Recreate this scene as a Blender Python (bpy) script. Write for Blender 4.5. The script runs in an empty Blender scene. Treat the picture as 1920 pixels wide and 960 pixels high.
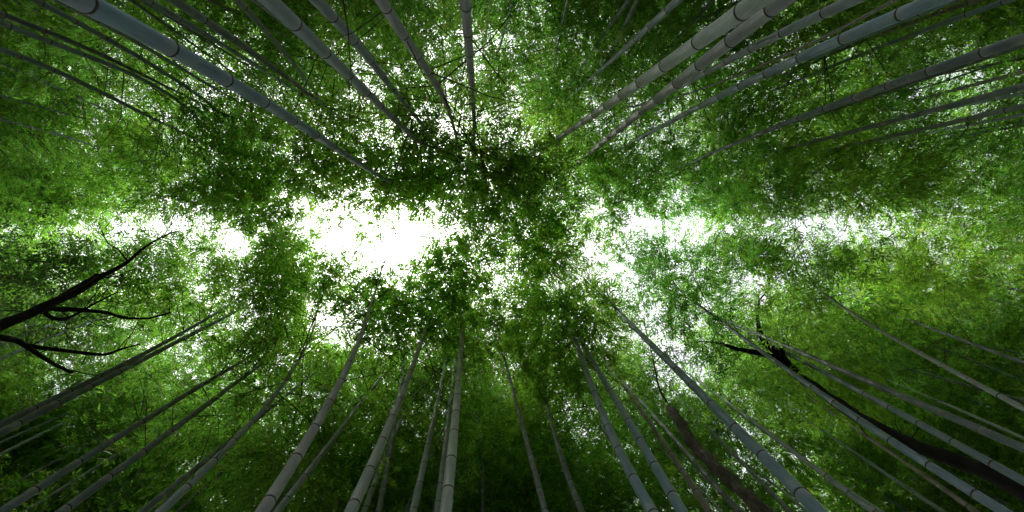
import bpy, math, random
import numpy as np
from mathutils import Vector, Matrix

# ------------------------------------------------------------------ camera
F = 853.3                       # focal length in pixels of a 1920 wide picture (16 mm on 36 mm)
CAMZ = 1.5
scene = bpy.context.scene
zen = Vector(((940 - 960) / F, (430 - 480) / F, 1.0)).normalized()   # where the zenith sits in the view
ROT = zen.rotation_difference(Vector((0, 0, 1))).to_matrix()         # view (x right, y down, z forward) -> world
cam_data = bpy.data.cameras.new("camera")
cam_data.lens = 16.0
cam_data.sensor_width = 36.0
cam_data.clip_start = 0.05
cam_data.clip_end = 500.0
cam = bpy.data.objects.new("camera", cam_data)
scene.collection.objects.link(cam)
M3 = Matrix((ROT @ Vector((1, 0, 0)), ROT @ Vector((0, -1, 0)), ROT @ Vector((0, 0, -1)))).transposed()
cam.matrix_world = Matrix.Translation((0, 0, CAMZ)) @ M3.to_4x4()
scene.camera = cam

# ------------------------------------------------------------------ sky and sun (bright overcast)
SUN_EL, SUN_AZ = 78.0, 262.0
world = bpy.data.worlds.new("World")
scene.world = world
world.use_nodes = True
wn = world.node_tree.nodes
wl = world.node_tree.links
wn.clear()
sky = wn.new("ShaderNodeTexSky")
sky.sky_type = 'NISHITA'
sky.sun_disc = False
sky.sun_elevation = math.radians(SUN_EL)
sky.sun_rotation = math.radians(SUN_AZ)
sky.air_density = 1.0
sky.dust_density = 4.0
hs = wn.new("ShaderNodeHueSaturation")
hs.inputs["Saturation"].default_value = 0.22
bg = wn.new("ShaderNodeBackground")
bg.inputs["Strength"].default_value = 0.15
wo = wn.new("ShaderNodeOutputWorld")
wl.new(sky.outputs[0], hs.inputs["Color"])
wl.new(hs.outputs[0], bg.inputs["Color"])
wl.new(bg.outputs[0], wo.inputs["Surface"])
sun_data = bpy.data.lights.new("sun", 'SUN')
sun_data.energy = 2.2
sun_data.angle = math.radians(18)
sun_data.color = (1.0, 0.96, 0.88)
sun = bpy.data.objects.new("sun", sun_data)
scene.collection.objects.link(sun)
sd = Vector((math.sin(math.radians(SUN_AZ)) * math.cos(math.radians(SUN_EL)),
             math.cos(math.radians(SUN_AZ)) * math.cos(math.radians(SUN_EL)),
             math.sin(math.radians(SUN_EL))))
sun.rotation_euler = sd.to_track_quat('Z', 'Y').to_euler()

scene.view_settings.view_transform = 'Standard'
scene.view_settings.look = 'None'
scene.view_settings.gamma = 1.0
scene.view_settings.use_curve_mapping = False
scene.view_settings.exposure = 1.62
scene.cycles.use_denoising = True
scene.cycles.denoising_prefilter = 'ACCURATE'
scene.cycles.use_adaptive_sampling = True
scene.cycles.adaptive_threshold = 0.03
scene.cycles.adaptive_min_samples = 16
scene.cycles.time_limit = 600
scene.cycles.max_bounces = 5
scene.cycles.diffuse_bounces = 3
scene.cycles.glossy_bounces = 2
scene.cycles.transmission_bounces = 3
scene.cycles.caustics_reflective = False
scene.cycles.caustics_refractive = False

rng = np.random.default_rng(11)
C = scene.collection

# ------------------------------------------------------------------ helpers
R3 = np.array(ROT)


def ray(px, py):
    return R3 @ np.array([(px - 960) / F, (py - 480) / F, 1.0])


def at(px, py, h):
    """World point seen at pixel (px, py) at h metres above the camera."""
    d = ray(px, py)
    return d * (h / d[2]) + np.array([0, 0, CAMZ])


def project(P):
    """World points (n,3) -> pixel coordinates (n,2) of the 1920 x 960 picture."""
    v = (np.asarray(P) - np.array([0, 0, CAMZ])) @ R3
    z = np.maximum(v[:, 2], 1e-3)
    return np.stack([960 + F * v[:, 0] / z, 480 + F * v[:, 1] / z], 1), v[:, 2]


def new_mesh(name, verts, faces, mats, smooth=True):
    me = bpy.data.meshes.new(name)
    me.from_pydata([tuple(v) for v in verts], [], [tuple(f) for f in faces])
    for m in mats:
        me.materials.append(m)
    if smooth:
        me.polygons.foreach_set("use_smooth", np.ones(len(me.polygons), dtype=bool))
    me.update()
    return me


def link(name, data, parent=None):
    o = bpy.data.objects.new(name, data)
    C.objects.link(o)
    if parent is not None:
        o.parent = parent
    return o


def frames(pts):
    """Tangents and two normals along a polyline."""
    t = np.gradient(pts, axis=0)
    t /= np.linalg.norm(t, axis=1, keepdims=True) + 1e-9
    n = np.empty_like(t)
    ref = np.array([1.0, 0, 0]) if abs(t[0][0]) < 0.9 else np.array([0, 1.0, 0])
    for i in range(len(t)):
        ref = ref - t[i] * ref.dot(t[i])
        ref /= np.linalg.norm(ref) + 1e-9
        n[i] = ref
    return t, n, np.cross(t, n)


def tube(pts, rad, sides, cap=True):
    pts = np.asarray(pts, float)
    rad = np.asarray(rad, float)
    t, n, b = frames(pts)
    a = np.linspace(0, 2 * np.pi, sides, endpoint=False)
    ca, sa = np.cos(a), np.sin(a)
    r = rad if rad.ndim == 2 else np.repeat(rad[:, None], sides, 1)
    V = pts[:, None, :] + (n[:, None, :] * ca[None, :, None] + b[:, None, :] * sa[None, :, None]) * r[:, :, None]
    k = len(pts)
    V = V.reshape(-1, 3)
    i = np.arange(k - 1)[:, None] * sides
    j = np.arange(sides)[None, :]
    j2 = (j + 1) % sides
    Fq = np.stack([i + j, i + j2, i + sides + j2, i + sides + j], -1).reshape(-1, 4)
    faces = [tuple(q) for q in Fq.tolist()]
    if cap:
        faces.append(tuple(range((k - 1) * sides, k * sides)))
    return V, faces


# ------------------------------------------------------------------ materials
def mat(name):
    m = bpy.data.materials.new(name)
    m.use_nodes = True
    nt = m.node_tree
    nt.nodes.clear()
    out = nt.nodes.new("ShaderNodeOutputMaterial")
    return m, nt.nodes, nt.links, out


def mixc(N, L, fac, a, b, mode='MIX'):
    x = N.new("ShaderNodeMix")
    x.data_type = 'RGBA'
    x.blend_type = mode
    for sock, v in ((x.inputs[0], fac), (x.inputs[6], a), (x.inputs[7], b)):
        if isinstance(v, (int, float)):
            sock.default_value = v
        elif isinstance(v, tuple):
            sock.default_value = v if len(v) == 4 else v + (1,)
        else:
            L.new(v, sock)
    return x.outputs[2]


def ramp(N, L, src, stops):
    r = N.new("ShaderNodeValToRGB")
    e = r.color_ramp.elements
    while len(e) < len(stops):
        e.new(0.5)
    for k, (p, c) in enumerate(stops):
        e[k].position = p
        e[k].color = c if len(c) == 4 else c + (1,)
    L.new(src, r.inputs[0])
    return r.outputs[0]


def noise(N, L, scale, detail=4, vec=(1, 1, 1), rough=0.55):
    tc = N.new("ShaderNodeTexCoord")
    mp = N.new("ShaderNodeMapping")
    mp.inputs["Scale"].default_value = vec
    L.new(tc.outputs["Object"], mp.inputs[0])
    n = N.new("ShaderNodeTexNoise")
    n.inputs["Scale"].default_value = scale
    n.inputs["Detail"].default_value = detail
    n.inputs["Roughness"].default_value = rough
    L.new(mp.outputs[0], n.inputs[0])
    return n.outputs[0]


def culm_material():
    m, N, L, out = mat("bamboo_culm_skin")
    oi = N.new("ShaderNodeObjectInfo")
    at_ = N.new("ShaderNodeAttribute")
    at_.attribute_name = "node_t"
    streak = noise(N, L, 9.0, 5, (9, 9, 0.5))
    blot = noise(N, L, 5.0, 6, (1, 1, 0.7), 0.65)
    col = mixc(N, L, ramp(N, L, streak, [(0.3, (0, 0, 0)), (0.75, (1, 1, 1))]),
               mixc(N, L, 1.0, oi.outputs["Color"], (0.62, 0.68, 0.60), 'MULTIPLY'), oi.outputs["Color"])
    col = mixc(N, L, ramp(N, L, blot, [(0.52, (0, 0, 0)), (0.74, (0.6, 0.6, 0.6))]), col, (0.27, 0.29, 0.26))
    col = mixc(N, L, ramp(N, L, blot, [(0.30, (0.5, 0.5, 0.5)), (0.42, (0, 0, 0))]), col, (0.10, 0.10, 0.075))
    # waxy pale bloom under each node, dark sheath scar on it
    bloom = ramp(N, L, at_.outputs["Fac"], [(0.0, (0, 0, 0)), (0.72, (0.0, 0.0, 0.0)), (0.94, (0.2, 0.2, 0.2)), (1.0, (0.28, 0.28, 0.28))])
    col = mixc(N, L, bloom, col, (0.44, 0.46, 0.46))
    scar = ramp(N, L, at_.outputs["Fac"], [(0.0, (0.85, 0.85, 0.85)), (0.035, (0.5, 0.5, 0.5)), (0.075, (0, 0, 0)), (1.0, (0, 0, 0))])
    col = mixc(N, L, scar, col, (0.045, 0.04, 0.035))
    p = N.new("ShaderNodeBsdfPrincipled")
    L.new(col, p.inputs["Base Color"])
    p.inputs["Roughness"].default_value = 0.58
    bmp = N.new("ShaderNodeBump")
    bmp.inputs["Strength"].default_value = 0.12
    bmp.inputs["Distance"].default_value = 0.01
    L.new(streak, bmp.inputs["Height"])
    L.new(bmp.outputs[0], p.inputs["Normal"])
    L.new(p.outputs[0], out.inputs[0])
    return m


def ring_material():
    m, N, L, out = mat("sheath_scar")
    n = noise(N, L, 14, 4)
    p = N.new("ShaderNodeBsdfPrincipled")
    L.new(ramp(N, L, n, [(0.3, (0.012, 0.011, 0.010)), (0.8, (0.05, 0.042, 0.034))]), p.inputs["Base Color"])
    p.inputs["Roughness"].default_value = 0.75
    L.new(p.outputs[0], out.inputs[0])
    return m


def leaf_material(name, dark, light, trans, tfac=0.5, gloss=0.06):
    m, N, L, out = mat(name)
    at_ = N.new("ShaderNodeAttribute")
    at_.attribute_name = "tint"
    oi = N.new("ShaderNodeObjectInfo")
    col = ramp(N, L, at_.outputs["Fac"], [(0.0, dark), (0.55, tuple((a + b) / 2 for a, b in zip(dark, light))), (0.93, light), (1.0, (0.20, 0.19, 0.05))])
    tcol = ramp(N, L, at_.outputs["Fac"], [(0.0, tuple(c * 0.28 for c in trans)), (0.5, tuple(c * 0.68 for c in trans)), (0.93, trans), (1.0, (0.42, 0.40, 0.10))])
    col = mixc(N, L, 1.0, col, oi.outputs["Color"], 'MULTIPLY')
    tcol = mixc(N, L, 1.0, tcol, oi.outputs["Color"], 'MULTIPLY')
    d = N.new("ShaderNodeBsdfDiffuse")
    t = N.new("ShaderNodeBsdfTranslucent")
    g = N.new("ShaderNodeBsdfGlossy")
    g.inputs["Roughness"].default_value = 0.38
    g.inputs["Color"].default_value = (0.75, 0.8, 0.75, 1)
    L.new(col, d.inputs[0])
    L.new(tcol, t.inputs[0])
    x = N.new("ShaderNodeMixShader")
    x.inputs[0].default_value = tfac
    L.new(d.outputs[0], x.inputs[1])
    L.new(t.outputs[0], x.inputs[2])
    y = N.new("ShaderNodeMixShader")
    y.inputs[0].default_value = gloss
    L.new(x.outputs[0], y.inputs[1])
    L.new(g.outputs[0], y.inputs[2])
    L.new(y.outputs[0], out.inputs[0])
    return m


def bark_material(name, c0, c1, scale=7):
    m, N, L, out = mat(name)
    n = noise(N, L, scale, 7, (2.2, 2.2, 0.6), 0.65)
    n2 = noise(N, L, 2.4, 4)
    col = ramp(N, L, n, [(0.32, c0), (0.7, c1)])
    col = mixc(N, L, ramp(N, L, n2, [(0.55, (0, 0, 0)), (0.75, (0.35, 0.35, 0.35))]), col, tuple(x * .7 for x in (c1[0], c1[1] * 1.25, c1[2] * .8)))
    p = N.new("ShaderNodeBsdfPrincipled")
    L.new(col, p.inputs["Base Color"])
    p.inputs["Roughness"].default_value = 0.9
    p.inputs["Specular IOR Level"].default_value = 0.12
    b = N.new("ShaderNodeBump")
    b.inputs["Strength"].default_value = 0.7
    b.inputs["Distance"].default_value = 0.03
    L.new(n, b.inputs["Height"])
    L.new(b.outputs[0], p.inputs["Normal"])
    L.new(p.outputs[0], out.inputs[0])
    return m


def ground_material():
    m, N, L, out = mat("leaf_litter")
    n = noise(N, L, 3.0, 8, (1, 1, 1), 0.7)
    n2 = noise(N, L, 45.0, 3)
    col = ramp(N, L, n, [(0.3, (0.045, 0.03, 0.018)), (0.55, (0.11, 0.08, 0.045)), (0.75, (0.06, 0.075, 0.03))])
    col = mixc(N, L, ramp(N, L, n2, [(0.45, (0, 0, 0)), (0.65, (0.8, 0.8, 0.8))]), col, (0.17, 0.13, 0.075))
    p = N.new("ShaderNodeBsdfPrincipled")
    L.new(col, p.inputs["Base Color"])
    p.inputs["Roughness"].default_value = 0.95
    b = N.new("ShaderNodeBump")
    b.inputs["Distance"].default_value = 0.03
    L.new(n2, b.inputs["Height"])
    L.new(b.outputs[0], p.inputs["Normal"])
    L.new(p.outputs[0], out.inputs[0])
    return m


M_CULM = culm_material()
M_RING = ring_material()
M_LEAF = leaf_material("bamboo_leaf", (0.020, 0.060, 0.010), (0.085, 0.180, 0.026), (0.325, 0.69, 0.065), 0.66, .045)
M_BROAD = leaf_material("broad_leaf", (0.035, 0.075, 0.022), (0.07, 0.14, 0.035), (0.14, 0.30, 0.05), 0.45)
M_TWIG = bark_material("twig_skin", (0.035, 0.038, 0.02), (0.085, 0.085, 0.05), 20)
M_BARK = bark_material("dark_bark", (0.004, 0.0038, 0.0035), (0.016, 0.0145, 0.013))
M_DEAD = bark_material("dead_wood", (0.034, 0.032, 0.028), (0.13, 0.12, 0.102), 11)
M_GROUND = ground_material()

# ------------------------------------------------------------------ ground: leaf litter and a trodden path under the gap
xs = np.linspace(-150, 150, 121)
gx, gy = np.meshgrid(xs, xs)
gz = 0.05 * np.sin(gx * 0.5 + 1) * np.cos(gy * 0.43) + 0.04 * np.sin(gx * 1.3) * np.sin(gy * 1.1)
gz = np.minimum(gz, 0.0) - 0.0
V = np.stack([gx, gy, gz], -1).reshape(-1, 3)
n = len(xs)
fi = (np.arange(n - 1)[:, None] * n + np.arange(n - 1)[None, :]).reshape(-1)
ground = link("ground", new_mesh("ground", V.tolist(), np.stack([fi, fi + 1, fi + n + 1, fi + n], 1).tolist(), [M_GROUND]))
ground["kind"] = "structure"
ground["label"] = "brown leaf litter floor of the bamboo grove"

# ------------------------------------------------------------------ where the canopy is thick and where it opens
# openings and thin places in the canopy: (x, y, rx, ry, strength, sharp)
GAPS = [
    # the big opening above the path
    (580, 407, 38, 30, 1, 4), (628, 442, 42, 28, 1, 4), (660, 435, 56, 42, 1, 4), (725, 440, 56, 60, 1, 4), (770, 440, 48, 42, 1, 4),
    (818, 422, 42, 30, 1, 4), (728, 492, 40, 34, 1, 4), (560, 385, 24, 22, 1, 3), (640, 462, 40, 22, 1, 4),
    # slit above the path towards the near end
    (140, 428, 58, 17, 1, 3), (205, 455, 30, 22, .8, 2), (290, 412, 62, 17, .95, 3), (395, 416, 30, 13, .85, 2), (440, 420, 30, 14, .25, 2), (480, 405, 60, 16, .3, 2),
    (520, 400, 40, 18, .4, 2), (30, 455, 60, 22, .25, 2), (90, 560, 60, 20, .4, 2), (180, 535, 40, 16, .7, 2), (430, 455, 28, 20, .8, 2), (490, 460, 22, 18, .7, 2),
    # slit towards the far end
    (1125, 375, 16, 18, .95, 2), (1180, 425, 18, 34, .65, 2), (1230, 410, 60, 24, .6, 2), (1300, 415, 60, 22, .65, 2), (1370, 415, 60, 16, .5, 2),
    (1462, 425, 44, 20, 1, 3), (1510, 410, 34, 20, .95, 3), (1560, 425, 20, 26, .9, 2), (1610, 405, 46, 17, 1, 3), (1650, 425, 26, 48, 1, 3), (1600, 435, 16, 26, .95, 2),
    (1720, 395, 20, 18, .9, 2), (1100, 490, 40, 26, .55, 2), (1160, 500, 50, 24, .2, 2), (945, 525, 15, 30, .97, 2), (905, 452, 12, 22, .8, 2), (930, 560, 20, 16, .5, 2),
    (1400, 535, 34, 34, .88, 2), (1300, 545, 60, 30, .2, 2), (1410, 600, 16, 40, .75, 2), (1500, 520, 44, 22, .7, 2), (1300, 455, 20, 30, .6, 2),
    # lower right opening round the broken trunk
    (1215, 615, 34, 40, .6, 2), (1265, 665, 48, 34, 1, 3), (1240, 715, 24, 40, .9, 2), (1310, 690, 20, 24, .8, 2), (1270, 790, 30, 20, .8, 2), (1355, 810, 46, 18, .8, 2),
    (1405, 850, 60, 18, .97, 2), (1460, 870, 40, 16, .8, 2), (1170, 900, 20, 34, .7, 2), (1130, 830, 50, 44, .4, 2), (1090, 770, 30, 40, .3, 2), (1040, 770, 18, 60, .4, 2), (1150, 690, 30, 60, .4, 2), (1330, 930, 26, 20, .8, 2),
    # small holes elsewhere
    (345, 82, 34, 34, .95, 2), (120, 425, 60, 18, .4, 2), (330, 415, 90, 16, .25, 2), (1340, 415, 120, 16, .1, 2), (690, 140, 36, 52, .97, 2), (680, 60, 22, 40, .75, 2), (985, 60, 18, 60, .6, 2), (1040, 70, 22, 60, .3, 2), (1120, 35, 30, 40, .5, 2),
    (965, 210, 14, 60, .8, 2), (1000, 120, 30, 30, .3, 2), (1280, 62, 24, 14, .6, 2), (205, 185, 48, 26, .85, 2), (240, 12, 30, 10, .7, 2), (265, 30, 20, 20, .7, 2), (120, 212, 60, 20, .45, 2), (85, 48, 16, 10, .8, 2), (50, 60, 30, 10, .6, 2),
    (215, 95, 20, 12, .7, 2), (1210, 235, 24, 24, .75, 2), (845, 245, 30, 40, .2, 2), (850, 280, 20, 14, .7, 2), (930, 290, 14, 30, .6, 2),
    (300, 645, 40, 16, .8, 2), (370, 650, 30, 18, .8, 2), (470, 600, 20, 14, .7, 2), (550, 540, 40, 44, .15, 2), (615, 600, 26, 34, .9, 2), (600, 535, 26, 26, .25, 2), (650, 650, 34, 26, .85, 2), (680, 640, 20, 30, .7, 2),
    (580, 745, 40, 24, .7, 2), (560, 790, 20, 30, .6, 2), (420, 770, 30, 24, .75, 2), (490, 720, 26, 22, .6, 2), (660, 810, 40, 20, .6, 2), (75, 735, 60, 24, .85, 2), (20, 760, 30, 18, .7, 2), (130, 915, 40, 40, .8, 2), (90, 885, 24, 24, .6, 2),
    (30, 290, 40, 40, .2, 2), (520, 880, 34, 40, .6, 2), (460, 940, 40, 24, .7, 2), (940, 700, 26, 40, .6, 2), (770, 790, 24, 30, .4, 2),
    (1890, 98, 28, 18, .9, 2), (1790, 145, 44, 20, .6, 2), (1690, 110, 60, 40, .35, 2), (1450, 70, 50, 20, .55, 2), (1490, 215, 40, 20, .5, 2), (1800, 310, 40, 24, .6, 2), (1870, 360, 30, 20, .5, 2), (1850, 590, 60, 30, .6, 2), (1900, 750, 30, 20, .6, 2),
    (1750, 770, 60, 24, .55, 2), (1820, 880, 50, 30, .5, 2), (1670, 930, 60, 26, .6, 2), (1560, 700, 30, 14, .5, 2), (1910, 240, 20, 30, .6, 2), (880, 830, 20, 50, .35, 2), (1000, 900, 20, 40, .3, 2),
]
GA = np.array(GAPS, float)
# round the opening the upper crowns are thin, so that the lowest layer of leaves stands against the sky
THIN = np.array([(640, 335, 165, 72, .8, 2), (790, 310, 90, 62, .15, 2), (740, 540, 200, 72, .8, 2), (960, 400, 130, 100, .5, 2), (860, 300, 90, 50, .15, 2), (1210, 520, 170, 85, .5, 2), (300, 500, 270, 85, .55, 2), (1800, 350, 130, 75, .5, 2), (420, 350, 140, 45, .5, 2)], float)


def keep_prob(px, upper=True):
    """Share of the twigs that grow at these places of the canopy."""
    k = np.ones(len(px))
    for x, y, rx, ry, s, e in (np.concatenate([GA, THIN]) if upper else GA):
        q = ((px[:, 0] - x) / rx) ** 2 + ((px[:, 1] - y) / ry) ** 2
        k *= 1 - s * np.exp(-0.7 * q ** (e / 2))
    return k


# ------------------------------------------------------------------ leaf sprays
def leaf_quads(base, direc, side, length, width, fold):
    """One folded lance-shaped quad for each leaf: base, edge, tip, edge."""
    nrm = np.cross(direc, side)
    mid = base + direc * (length * 0.38)[:, None] + nrm * (fold * width)[:, None]
    tip = base + direc * length[:, None] - nrm * (0.12 * length)[:, None]
    l = mid + side * (width * 0.5)[:, None]
    r = mid - side * (width * 0.5)[:, None]
    return np.stack([base, l, tip, r], 1)


def norm(v):
    return v / (np.linalg.norm(v, axis=-1, keepdims=True) + 1e-9)


def make_spray(g, nl, stem_len, l0, w0, droop=0.5, wide=1.0):
    """A twig tip along +X with alternate leaves; returns quads (n,4,3)."""
    s = np.linspace(0.25, 1.0, nl)
    x = s * stem_len
    base = np.stack([x, g.normal(0, .008, nl), -0.35 * droop * stem_len * s ** 2], 1)
    sgn = np.where(np.arange(nl) % 2 == 0, 1, -1)
    ang = sgn * (g.uniform(0.35, 1.05, nl) * wide) * np.where(s > 0.93, 0.25, 1)
    dz = -g.uniform(0.05, 0.75, nl) * droop * 1.3 + g.normal(0, .12, nl)
    d = norm(np.stack([np.cos(ang), np.sin(ang), dz], 1))
    up = np.array([0, 0, 1.0]) + g.normal(0, .35, (nl, 3))
    sd_ = norm(np.cross(up, d))
    return leaf_quads(base, d, sd_, l0 * g.uniform(.7, 1.2, nl), w0 * g.uniform(.75, 1.2, nl), -g.uniform(.05, .3, nl))


gs = np.random.default_rng(5)
NL = 8
SPRAYS = np.stack([make_spray(gs, NL, gs.uniform(.16, .30), 0.096, 0.0215) for _ in range(40)])       # (40, NL, 4, 3)
FLATS = np.stack([make_spray(gs, NL, gs.uniform(.16, .30), 0.100, 0.0225, .16) for _ in range(24)])           # sprays held level
BROADS = np.stack([make_spray(gs, NL, gs.uniform(.18, .30), 0.085, 0.036, .35, 1.3) for _ in range(24)])


def foliage_mesh(name, pos, az, tilt, scale, lib, g, material, tintbase=0.45):
    """All leaves of one crown: sprays at pos, pointing along az with a downward tilt."""
    k = len(pos)
    q = lib[g.integers(0, len(lib), k)]
    roll = g.normal(0, .5, k)
    ca, sa, ct, st = np.cos(az), np.sin(az), np.cos(tilt), np.sin(tilt)
    cr, sr = np.cos(roll), np.sin(roll)
    z0 = np.zeros(k)
    o1 = np.ones(k)
    Rz = np.stack([np.stack([ca, -sa, z0], -1), np.stack([sa, ca, z0], -1), np.stack([z0, z0, o1], -1)], 1)
    Ry = np.stack([np.stack([ct, z0, st], -1), np.stack([z0, o1, z0], -1), np.stack([-st, z0, ct], -1)], 1)
    Rx = np.stack([np.stack([o1, z0, z0], -1), np.stack([z0, cr, -sr], -1), np.stack([z0, sr, cr], -1)], 1)
    Rm = (Rz @ Ry @ Rx) * scale[:, None, None]
    V = np.einsum('kij,klvj->klvi', Rm, q) + pos[:, None, None, :]
    nf = k * lib.shape[1]
    V = V.reshape(-1, 3).astype(np.float32)
    me = bpy.data.meshes.new(name)
    me.vertices.add(nf * 4)
    me.vertices.foreach_set("co", V.ravel())
    me.loops.add(nf * 4)
    me.loops.foreach_set("vertex_index", np.arange(nf * 4, dtype=np.int32))
    me.polygons.add(nf)
    me.polygons.foreach_set("loop_start", np.arange(0, nf * 4, 4, dtype=np.int32))
    me.polygons.foreach_set("loop_total", np.full(nf, 4, dtype=np.int32))
    tint = np.clip(np.repeat(g.normal(tintbase, .17, k), lib.shape[1]) + g.normal(0, .22, nf), 0, .95)
    tint[g.random(nf) < .03] = 1.0
    a = me.attributes.new("tint", 'FLOAT', 'FACE')
    a.data.foreach_set("value", tint.astype(np.float32))
    me.materials.append(material)
    me.update()
    me.validate()
    return me


SAMPLE = {}
PLUMES = {}
for big, k, nc_, rc in ((1, 130, 14, .27), (0, 72, 12, .175)):
    PLUMES[big] = []
    for v_ in range(8):
        g = np.random.default_rng(300 + v_ + 50 * big)
        cl = g.normal(0, 1, (nc_, 3)) * [rc, rc, rc * .75]
        wh = g.integers(0, nc_, k)
        off = g.normal(0, 1, (k, 3)) * [.11, .11, .075]
        pos = cl[wh] + off
        lead = cl[wh] * .6 + off
        PLUMES[big].append(foliage_mesh("plume", pos, np.arctan2(lead[:, 1], lead[:, 0]) + g.normal(0, .4, k), g.normal(.42 if big else .12, .3, k), g.uniform(.75, 1.25, k), SPRAYS if big else FLATS, g, M_LEAF, .5))
        SAMPLE[PLUMES[big][-1].name] = pos[::5]


def twigs_mesh(name, segs, material):
    """Thin three-sided stems (start, middle, end, radius) joined into one mesh."""
    V, Fc = [], []
    for a, m_, b, r in segs:
        v, f = tube(np.array([a, m_, b]), np.array([r, r * .75, r * .3]), 3, False)
        k = len(V)
        V.extend(v.tolist())
        Fc.extend([tuple(i + k for i in q) for q in f])
    return new_mesh(name, V, Fc, [material], False)


# ------------------------------------------------------------------ bamboo
TONES = {
    'g': (0.20, 0.24, 0.295), 'b': (0.145, 0.215, 0.295), 'd': (0.095, 0.12, 0.14),
    'n': (0.16, 0.135, 0.125), 'l': (0.31, 0.345, 0.37), 'p': (0.24, 0.25, 0.285),
}
ring_v, ring_f = [], []
for k_, (rr, zz) in enumerate(((1.0, -.10), (1.045, -.075), (1.06, 0.0), (1.045, .075), (1.0, .10))):
    for j_ in range(24):
        a_ = 2 * math.pi * j_ / 24
        ring_v.append((rr * math.cos(a_), rr * math.sin(a_), zz))
for k_ in range(4):
    for j_ in range(24):
        ring_f.append((k_ * 24 + j_, k_ * 24 + (j_ + 1) % 24, k_ * 24 + 24 + (j_ + 1) % 24, k_ * 24 + 24 + j_))
RING = new_mesh("node_ring", ring_v, ring_f, [M_RING])


def culm_path(px, width, dia=None, hmin=8.5, hmax=12.5):
    """Stand a traced culm up in the grove: the ground point, the heights and the lean follow from its
    taper towards the zenith and from its thickness. Returns x(h), y(h) polynomials, first and last height, diameter."""
    px = np.array(px, float)
    d0 = ray(*px[0])
    d0 = d0 / d0[2]
    r0 = np.hypot(*d0[:2])
    dl = ray(*px[-1])
    dl = dl / dl[2]
    rl = np.hypot(*dl[:2])
    if dia is None:
        dia = 0.11
        D = dia * r0 * F / width
        ht = D / rl
        dia *= np.clip(ht, hmin, hmax) / ht
        dia = float(np.clip(dia, .045, .14))
    h0 = F * dia / width
    pts = [d0 * h0]
    for p in px[1:]:
        d = ray(*p)
        d = d / d[2]
        h = pts[-1][:2].dot(d[:2]) / d[:2].dot(d[:2])
        h = max(h, pts[-1][2] + 0.06)
        pts.append(d * h)
    pts = np.array(pts)
    deg = 1 if len(pts) < 3 else 2 if len(pts) < 7 else 3
    h = pts[:, 2]
    w = np.ones(len(h))
    w[0] = 2
    w[-1] = 2
    fx = np.polynomial.Polynomial.fit(h, pts[:, 0], deg, w=w)
    fy = np.polynomial.Polynomial.fit(h, pts[:, 1], deg, w=w)
    return fx, fy, float(h[0]), float(h[-1]), dia


def build_centreline(fx, fy, ha, hb, top, bend, g, step=0.1):
    """Centreline from the ground to the nodding tip, as world points."""
    def ev(h):
        return np.array([fx(h), fy(h)])
    out = []
    # below the traced part the culm straightens and stands on the ground
    sl = (ev(ha + .3) - ev(ha)) / .3
    p0 = ev(ha)
    for z in np.arange(-CAMZ - 0.12, ha, step):
        u = ha - z
        out.append(np.append(p0 - sl * (u - 0.5 * u * u / (ha + CAMZ + .12)), z))
    for z in np.arange(ha, hb, step):
        out.append(np.append(ev(z), z))
    # the tip arches over
    sl = (ev(hb) - ev(hb - .4)) / .4
    sl = sl * min(1, .55 / (np.hypot(*sl) + 1e-6))
    p = np.append(ev(hb), hb)
    d = norm(np.append(sl, 1.0))
    nst = int(top / step)
    for i in range(nst):
        out.append(p.copy())
        s = (i + 1) / nst
        d = norm(d + np.append(bend, -0.35 * s) * (step * 0.33 * (0.3 + 1.5 * s)))
        p = p + d * step
    out = np.array(out)
    out[:, 2] += CAMZ
    return out


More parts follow.
